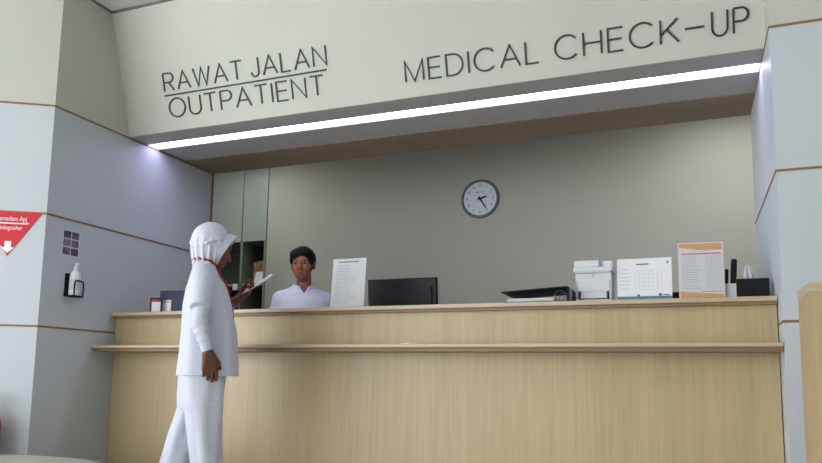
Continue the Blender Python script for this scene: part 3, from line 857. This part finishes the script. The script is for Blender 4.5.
def shoe(parent, heel, yaw):
    h = np.array(heel, float); f = np.array([math.cos(yaw), math.sin(yaw), 0])
    v = Vol(h+np.array([-.3, -.3, -.02]), h+np.array([.3, .3, .14]), .005)
    v.add(cap(h+f*.02+np.array([0, 0, .045]), h+f*.17+np.array([0, 0, .035]), .036, .038), .02)
    v.add(cap(h+f*.015+np.array([0, 0, .06]), h+f*.03+np.array([0, 0, .09]), .038, .04), .03)
    v.sub(([-9, -9, -9], [9, 9, 9], lambda X, Y, Z: Z+0*X+0*Y-.0), .002)
    v.add(cap(h+f*.0+np.array([0, 0, .014]), h+f*.19+np.array([0, 0, .014]), .012, .012), .03)
    link('shoe', v.mesh('shoe'), M['shoe'], parent, smooth=True)
def fold_fn(k, amp, ph, zf=9.0):
    return lambda th, Z: amp*(np.sin(k*th+ph+zf*Z)*.6+np.sin((k*1.7)*th+2.1*ph-zf*.6*Z)*.4)

# ---- standing nurse (local frame: x = the way she faces, y = her left, z up)
nurse = thing('person', 'person in white hijab, tunic and trousers standing at the counter reading a paper', 'person', (-2.2, 2.72, 0), math.radians(40))
HC = np.array([.092, 0, 1.468]); HR = rotm(0, -.36)
SH = {1: (.055, .155, 1.285), -1: (.05, -.155, 1.285)}
EL = {1: (.085, .205, 1.06), -1: (.042, -.215, 1.075)}
WR = {1: (.205, .085, 1.215), -1: (.084, -.215, .955)}
v = Vol((-.32, -.34, .02), (.42, .34, 1.66), .0045)
v.add(ell((.08, 0, .86), (.10, .15, .12)), .03); v.add(ell((.085, 0, 1.03), (.085, .125, .15)), .05); v.add(ell((.075, 0, 1.19), (.09, .145, .15)), .05)
v.add(cap((.05, -.13, 1.295), (.05, .13, 1.295), .045), .05); v.add(cap((.058, 0, 1.29), (.072, 0, 1.41), .045, .045), .03)
LEG = {-1: ((.09, -.08, .82), (.105, -.088, .47), (.10, -.088, .09)), 1: ((.07, .08, .82), (-.005, .085, .47), (-.095, .088, .10))}
for sg in (1, -1):
    a, b, c = LEG[sg]; v.add(cap(a, b, .070, .042), .03); v.add(cap(b, c, .042, .032), .015)
    v.add(cap(SH[sg], EL[sg], .038, .027), .03); v.add(cap(EL[sg], WR[sg], .027, .0205), .012)
    f = np.array(c); v.add(cap(f+np.array([0, 0, -.03]), f+np.array([.13, 0, -.055]), .03, .025), .02)
add, sub, lid = head_prims(HC, HR, .94)
for p, k in add: v.add(p, k)
for p, k in sub: v.sub(p, k)
for p, k in lid: v.add(p, k)
for p, k in hand_prims(np.array(WR[-1])+np.array([.001, 0, -.005]), (.14, .03, -1), (-.12, 1, 0), (1, .12, .1), (.35, .55, .4), (.75, .45, .35), .2): v.add(p, k)
pd = nrm((.83, -.05, .55)); pn = nrm((-.52, -.22, .82)); pt = nrm(np.cross(pd, pn))
if pt[1] < 0: pt = -pt
for p, k in hand_prims(np.array(WR[1])+.004*pd, pd, pn, pt, (.30, .75, .6), (.9, .1, .42), .12): v.add(p, k)
me = v.mesh('body'); lip_faces(me, HC, HR, .94)
link('body', me, [M['skin'], M['lips']], nurse, smooth=True)
face_parts(nurse, HC, HR, HR@np.array([1, 0, -.35]), .94)
# tunic with short sleeves
v = Vol((-.12, -.32, .82), (.30, .32, 1.42), .005)
zs = [.848, .95, 1.06, 1.18, 1.27, 1.32, 1.35, 1.375]
v.add(col(zs, [-.042, -.034, -.030, -.031, -.020, -.002, .010, .018], [.238, .230, .216, .186, .156, .134, .118, .108],
          [-.195, -.185, -.172, -.172, -.17, -.135, -.085, -.07], [.195, .185, .172, .172, .17, .135, .085, .07], 2.3, fold_fn(5, .0085, .6, 3)), .01)
for sg in (1, -1):
    v.add(cap((.052, sg*.06, 1.325), (.05, sg*.15, 1.292), .052, .052), .03)
v.sub(cap((.07, 0, 1.34), (.09, 0, 1.46), .058, .07), .006)
tunic_me = v.mesh('tunic'); tunic = link('tunic', tunic_me, M['white'], nurse, smooth=True)
for a, b in (((.05, -.150, 1.29), (.041, -.216, 1.150)), ((.055, .15, 1.285), (.075, .205, 1.16))):
    v = Vol((-.06, -.32, 1.08), (.18, .32, 1.40), .004)
    v.add(cap(a, b, .055, .047, 'b'), .01)
    link('short_sleeve', v.mesh('short_sleeve'), M['white'], nurse, smooth=True)
# undersleeves
for sg in (-1, 1):
    v = Vol((-.05, -.30, .90), (.30, .30, 1.30), .004)
    s0 = np.array(SH[sg])*.45+np.array(EL[sg])*.55; e = np.array(EL[sg]); w = np.array(WR[sg])
    v.add(cap(s0, e, .037, .034), .01); v.add(cap(e, e*.04+w*.96, .0345, .0245, 'b'), .01)
    for k in range(5):
        q = s0*.5+e*.5 if k == 0 else e*(1-.16*k+.1)+w*(.16*k-.1); rr = .0345-.0016*k
        v.add(cap(q+np.array([-.012, 0, .004]), q+np.array([.012, 0, -.006+.003*k]), rr-.005, rr-.005), .006) if 0 else v.add(ell(q, (rr+.0045, rr+.0045, .009), rotm(.3, .3*(-1)**k)), .01)
    wr = lambda X, Y, Z: 0
    link('undersleeve', v.mesh('undersleeve'), M['white'], nurse, smooth=True)
# trousers
v = Vol((-.24, -.26, .03), (.30, .26, 1.0), .005)
zs = [.98, .84, .76, .70, .58, .45, .30, .06]
v.add(col([1.0, .84, .70], [.0, -.035, -.02], [.17, .18, .165], [-.15, -.175, -.17], [.15, .175, .17], 2.3), .02)
v.add(col(zs, [0, -.01, -.005, .0, .020, .040, .040, .03], [.17, .175, .170, .168, .166, .170, .184, .20], [-.16, -.18, -.18, -.178, -.165, -.16, -.165, -.175], [-.0, -.005, -.008, -.012, -.022, -.03, -.028, -.018], 2.2, fold_fn(4, .0060, .3, 9)), .012)
v.add(col(zs, [0, -.03, -.036, -.034, -.066, -.093, -.128, -.19], [.15, .15, .15, .135, .088, .062, .035, -.01], [.0, .005, .008, .012, .02, .028, .026, .016], [.16, .175, .175, .172, .162, .158, .162, .172], 2.2, fold_fn(4, .0060, 1.7, 9)), .012)
link('trousers', v.mesh('trousers'), M['white'], nurse, smooth=True)
shoe(nurse, (.07, -.088, 0), -.1); shoe(nurse, (-.13, .088, 0), .1)
# hijab: cloth over skull and neck with a stiff brim round the face
v = Vol((-.06, -.14, 1.30), (.26, .14, 1.62), .0035)
v.add(ell((.080, 0, 1.485), (.092, .088, .100)), .01)
v.add(ell((.064, 0, 1.44), (.062, .074, .08)), .03)
v.add(cap((.069, 0, 1.41), (.069, 0, 1.335), .053, .053), .03)
cpt = np.array([.158, 0, 1.443]); tv = np.array([.049, 0, .078])
NR = 72
for i in range(NR):
    a = 2*PI*i/NR; up = math.cos(a); lat = math.sin(a)
    p = cpt+tv*up+np.array([-.012*abs(lat), .071*lat, 0])
    q = np.array((.080+.01*up, .045*lat, 1.462+.045*up))
    v.add(cap(q, p, .040, .005), .004)
for i in range(11):     # gathered pleats round the nape, and drape lines above them
    a = PI*(.36+1.28*i/10); c_, s_ = math.cos(a), math.sin(a)
    v.add(cap((.070+.078*c_, .086*s_, 1.455), (.069+.059*c_, .060*s_, 1.35), .0068, .006), .002)
    v.add(cap((.079+.094*c_, .089*s_, 1.478), (.081+.074*c_, .072*s_, 1.545), .0048, .003), .004)
for sg in (1, -1):
    v.add(cap((-.008, sg*.04, 1.455), (.06, sg*.092, 1.466), .006, .006), .004); v.add(cap((.06, sg*.092, 1.466), (.125, sg*.082, 1.494), .006, .004), .004)
ax = nrm((.86, 0, -.5))
Rc = np.stack([ax, np.array([0, 1, 0]), np.cross(ax, [0, 1, 0])], 1)
v.sub(ell(np.array([.172, 0, 1.438]), (.092, .066, .086), Rc), .003)
me = v.mesh('hijab'); link('hijab', me, M['hijab'], nurse, smooth=True)
# lanyard, watch
from mathutils.bvhtree import BVHTree
pts = bez([(.02, .03, 1.395), (.014, .0, 1.40), (.026, -.045, 1.40), (.045, -.062, 1.396), (.072, -.070, 1.388), (.108, -.058, 1.352), (.134, -.04, 1.310), (.158, -.005, 1.25), (.19, .02, 1.15)], 6)
tr = [BVHTree.FromPolygons([v_.co for v_ in m_.vertices], [tuple(p_.vertices) for p_ in m_.polygons]) for m_ in (tunic_me, me)]
out = []
for p_ in pts:
    for t_ in tr:
        loc, nn, _, dist = t_.find_nearest(p_)
        if (p_-loc).dot(nn) < .005: p_ = loc+nn*.005
    out.append(p_)
obj('lanyard', tube(out, .004, 8), M['red'], nurse, smooth=True)
obj('badge', box(.199, .202, -.04, .015, 1.06, 1.145, .001, ), M['plastg'], nurse)
w = np.array(WR[1]); e = nrm(w-np.array(EL[1])); a1 = nrm(np.cross(e, (0, 0, 1))); a2 = np.cross(e, a1)
bm = B(); cw = w-e*.004
for dx in (-.006, -.002, .002, .006):
    add_tube(bm, [tuple(cw+e*dx+(a1*math.cos(q)+a2*math.sin(q))*.0275) for q in [2*PI*k/24 for k in range(24)]], .003, 6, True)
obj('watch', bm, M['watch'], nurse, smooth=True)
# the paper in her hand (a thing of its own)
WRw = nurse.matrix_basis @ Vector(np.array(WR[1])+pd*.072+pn*.010)
rotn = Matrix.Rotation(math.radians(40), 3, 'Z')
pq = nrm((.83, -.05, .46)); pm = nrm((-.45, -.22, .86)); pm = nrm(pm-pq*(pm@pq))
X_, Y_, Z_ = [rotn @ Vector(q) for q in (pq, np.cross(pm, pq), pm)]
bm = B(); nx_, ny_ = 12, 8; L_, W_ = .180, .14; grid = {}
for i in range(nx_+1):
    for j in range(ny_+1):
        u = i/nx_; q = j/ny_-.5
        p = X_*(u*L_-.02)+Y_*(q*W_-.01)+Z_*(.018*u*u-.016*q+.03*q*q)
        grid[i, j] = bm.verts.new(p)
for i in range(nx_):
    for j in range(ny_): bm.faces.new((grid[i, j], grid[i+1, j], grid[i+1, j+1], grid[i, j+1]))
pp = tag(obj('paper_sheet', bm, M['paper'], smooth=True, loc=WRw), 'white paper sheet held up in the hand of the standing person in the hijab', 'paper')
md = pp.modifiers.new('s', 'SOLIDIFY'); md.thickness = .0012

# ---- receptionist behind the counter (local frame: x = the way her body faces)
RP = Vector((-2.365, 4.05, 0)); RB = -58
rec = thing('person', 'person with short black hair in a white uniform standing behind the counter', 'person', RP, math.radians(RB))
HC = np.array([.035, -.012, 1.582]); HR = rotm(math.radians(-72-RB), -.04, .03)
v = Vol((-.26, -.34, .02), (.34, .34, 1.76), .0045)
v.add(ell((0, 0, .93), (.105, .155, .12)), .03); v.add(ell((.0, 0, 1.10), (.085, .125, .15)), .05); v.add(ell((0, 0, 1.27), (.092, .142, .135)), .05)
v.add(cap((-.01, -.125, 1.372), (-.01, .125, 1.372), .042), .05); v.add(cap((-.012, 0, 1.38), (.012, 0, 1.51), .050, .047), .03)
v.add(ell((.055, 0, 1.37), (.035, .075, .05)), .03)
for sg in (1, -1):
    v.add(cap((0, sg*.085, .88), (.02, sg*.09, .48), .072, .046), .03); v.add(cap((.02, sg*.09, .48), (-.01, sg*.09, .09), .046, .034), .015)
    v.add(cap((-.01, sg*.09, .06), (.12, sg*.1, .035), .03, .025), .02)
    v.add(cap((-.005, sg*.15, 1.355), (-.02, sg*.21, 1.11), .040, .034), .03); v.add(cap((-.02, sg*.21, 1.11), (.05, sg*.215, .89), .034, .021), .012)
    for p, k in hand_prims((.052, sg*.215, .885), (.2, 0, -1), (-.1, -sg, 0), (1, -.1*sg, .15), (.25, .4, .35), (.75, .4, .3), .2): v.add(p, k)
add, sub, lid = head_prims(HC, HR, .95)
for p, k in add: v.add(p, k)
for p, k in sub: v.sub(p, k)
for p, k in lid: v.add(p, k)
me = v.mesh('body'); lip_faces(me, HC, HR, .95)
link('body', me, [M['skin2'], M['lips']], rec, smooth=True)
face_parts(rec, HC, HR, rotm(math.radians(-88-RB), -.02)@np.array([1, 0, 0]), .95)
# hair, swept over the forehead sides and gathered behind
v = Vol((-.16, -.16, 1.46), (.18, .16, 1.74), .0035)
T = lambda p: HC+HR@(np.array(p)*.95)
v.add(ell(T((-.014, 0, .036)), (.098, .084, .089), HR), .01)
v.add(ell(T((.038, .022, .078)), (.055, .050, .030), HR), .02); v.add(ell(T((.040, -.030, .070)), (.052, .046, .032), HR), .02)
v.add(ell(T((-.09, 0, -.01)), (.04, .05, .045), HR), .02)
for sg in (1, -1):
    v.add(cap(T((.052, sg*.050, .062)), T((.022, sg*.073, .020)), .016, .009), .02)
    v.add(cap(T((.022, sg*.073, .025)), T((.014, sg*.074, -.006)), .008, .005), .01)
v.sub(ell(T((.100, .012, -.034)), (.070, .062, .084), HR), .006)
v.sub(ell(T((-.005, .088, -.012)), (.03, .024, .04), HR), .006); v.sub(ell(T((-.005, -.088, -.012)), (.03, .024, .04), HR), .006)
v.sub(ell(T((.03, 0, -.115)), (.12, .12, .075), HR), .01)
link('hair', v.mesh('hair'), M['hair'], rec, smooth=True)
# uniform blouse with a V neck
v = Vol((-.16, -.32, .80), (.20, .32, 1.47), .0045)
zs = [.82, .95, 1.10, 1.27, 1.34, 1.385, 1.42, 1.44]
v.add(col(zs, [-.12, -.118, -.105, -.106, -.098, -.085, -.068, -.06], [.125, .12, .11, .118, .112, .100, .070, .058], [-.19, -.18, -.155, -.165, -.16, -.135, -.075, -.06], [.19, .18, .155, .165, .16, .135, .075, .06], 2.3, fold_fn(5, .003, .2, 4)), .01)
for sg in (1, -1):
    v.add(cap((-.01, sg*.05, 1.400), (-.008, sg*.145, 1.355), .046, .050), .035)
    v.add(cap((-.006, sg*.145, 1.352), (-.018, sg*.205, 1.16), .052, .046, 'b'), .02)
v.sub(cap((-.012, 0, 1.38), (.012, 0, 1.51), .053, .053), .003)
v.sub(([0, -.1, 1.30], [.2, .1, 1.5], lambda X, Y, Z: np.maximum(np.maximum((np.abs(Y)*2.2+1.375-Z)/2.6, .03-X), -1)), .004)
link('blouse', v.mesh('blouse'), M['white'], rec, smooth=True)
for sg in (1, -1):
    obj('collar', tube(bez([(.098, 0, 1.372), (.086, sg*.02, 1.402), (.055, sg*.043, 1.43), (.0, sg*.060, 1.452), (-.05, sg*.03, 1.458), (-.062, 0, 1.458)], 5), .0075, 8), M['white'], rec, smooth=True)
v = Vol((-.16, -.24, .03), (.2, .24, 1.02), .006)
for sg in (1, -1):
    zs = [1.0, .9, .75, .5, .06]
    ys = ([0, .0, .008, .02, .02], [.165, .18, .178, .165, .165]); 
    y0, y1 = ys if sg > 0 else ([-q for q in ys[1]], [-q for q in ys[0]])
    v.add(col(zs, [-.1, -.105, -.095, -.06, -.08], [.10, .105, .10, .085, .07], y0, y1, 2.2), .01)
link('trousers', v.mesh('trousers'), M['white'], rec, smooth=True)
shoe(rec, (-.03, .095, 0), .1); shoe(rec, (-.03, -.095, 0), -.1)

# ------------------------------------------------------------------ camera, light, world
R = [[0.930233,0.366659,0.015067],[-0.031484,0.120648,-0.992196],[-0.365616,0.922499,0.123775]]
cam = bpy.data.cameras.new('camera'); co = bpy.data.objects.new('camera', cam); COL.objects.link(co)
cam.sensor_fit = 'HORIZONTAL'; cam.sensor_width = 36; cam.lens = 36*710/822; cam.shift_y = (290.1-231.5)/822
cam.clip_start = .05
mw = Matrix(((R[0][0], -R[1][0], -R[2][0]), (R[0][1], -R[1][1], -R[2][1]), (R[0][2], -R[1][2], -R[2][2]))).to_4x4()
mw.translation = (0, 0, .85)
co.matrix_world = mw
sc.camera = co
w = bpy.data.worlds.new('world'); sc.world = w; w.use_nodes = True
bg = w.node_tree.nodes['Background']; bg.inputs[0].default_value = (.95, .98, 1.0, 1); bg.inputs[1].default_value = 5.6
sc.view_settings.view_transform = 'Standard'; sc.view_settings.look = 'None'
sc.view_settings.gamma = 1; sc.view_settings.use_curve_mapping = False
sc.view_settings.exposure = 0.0
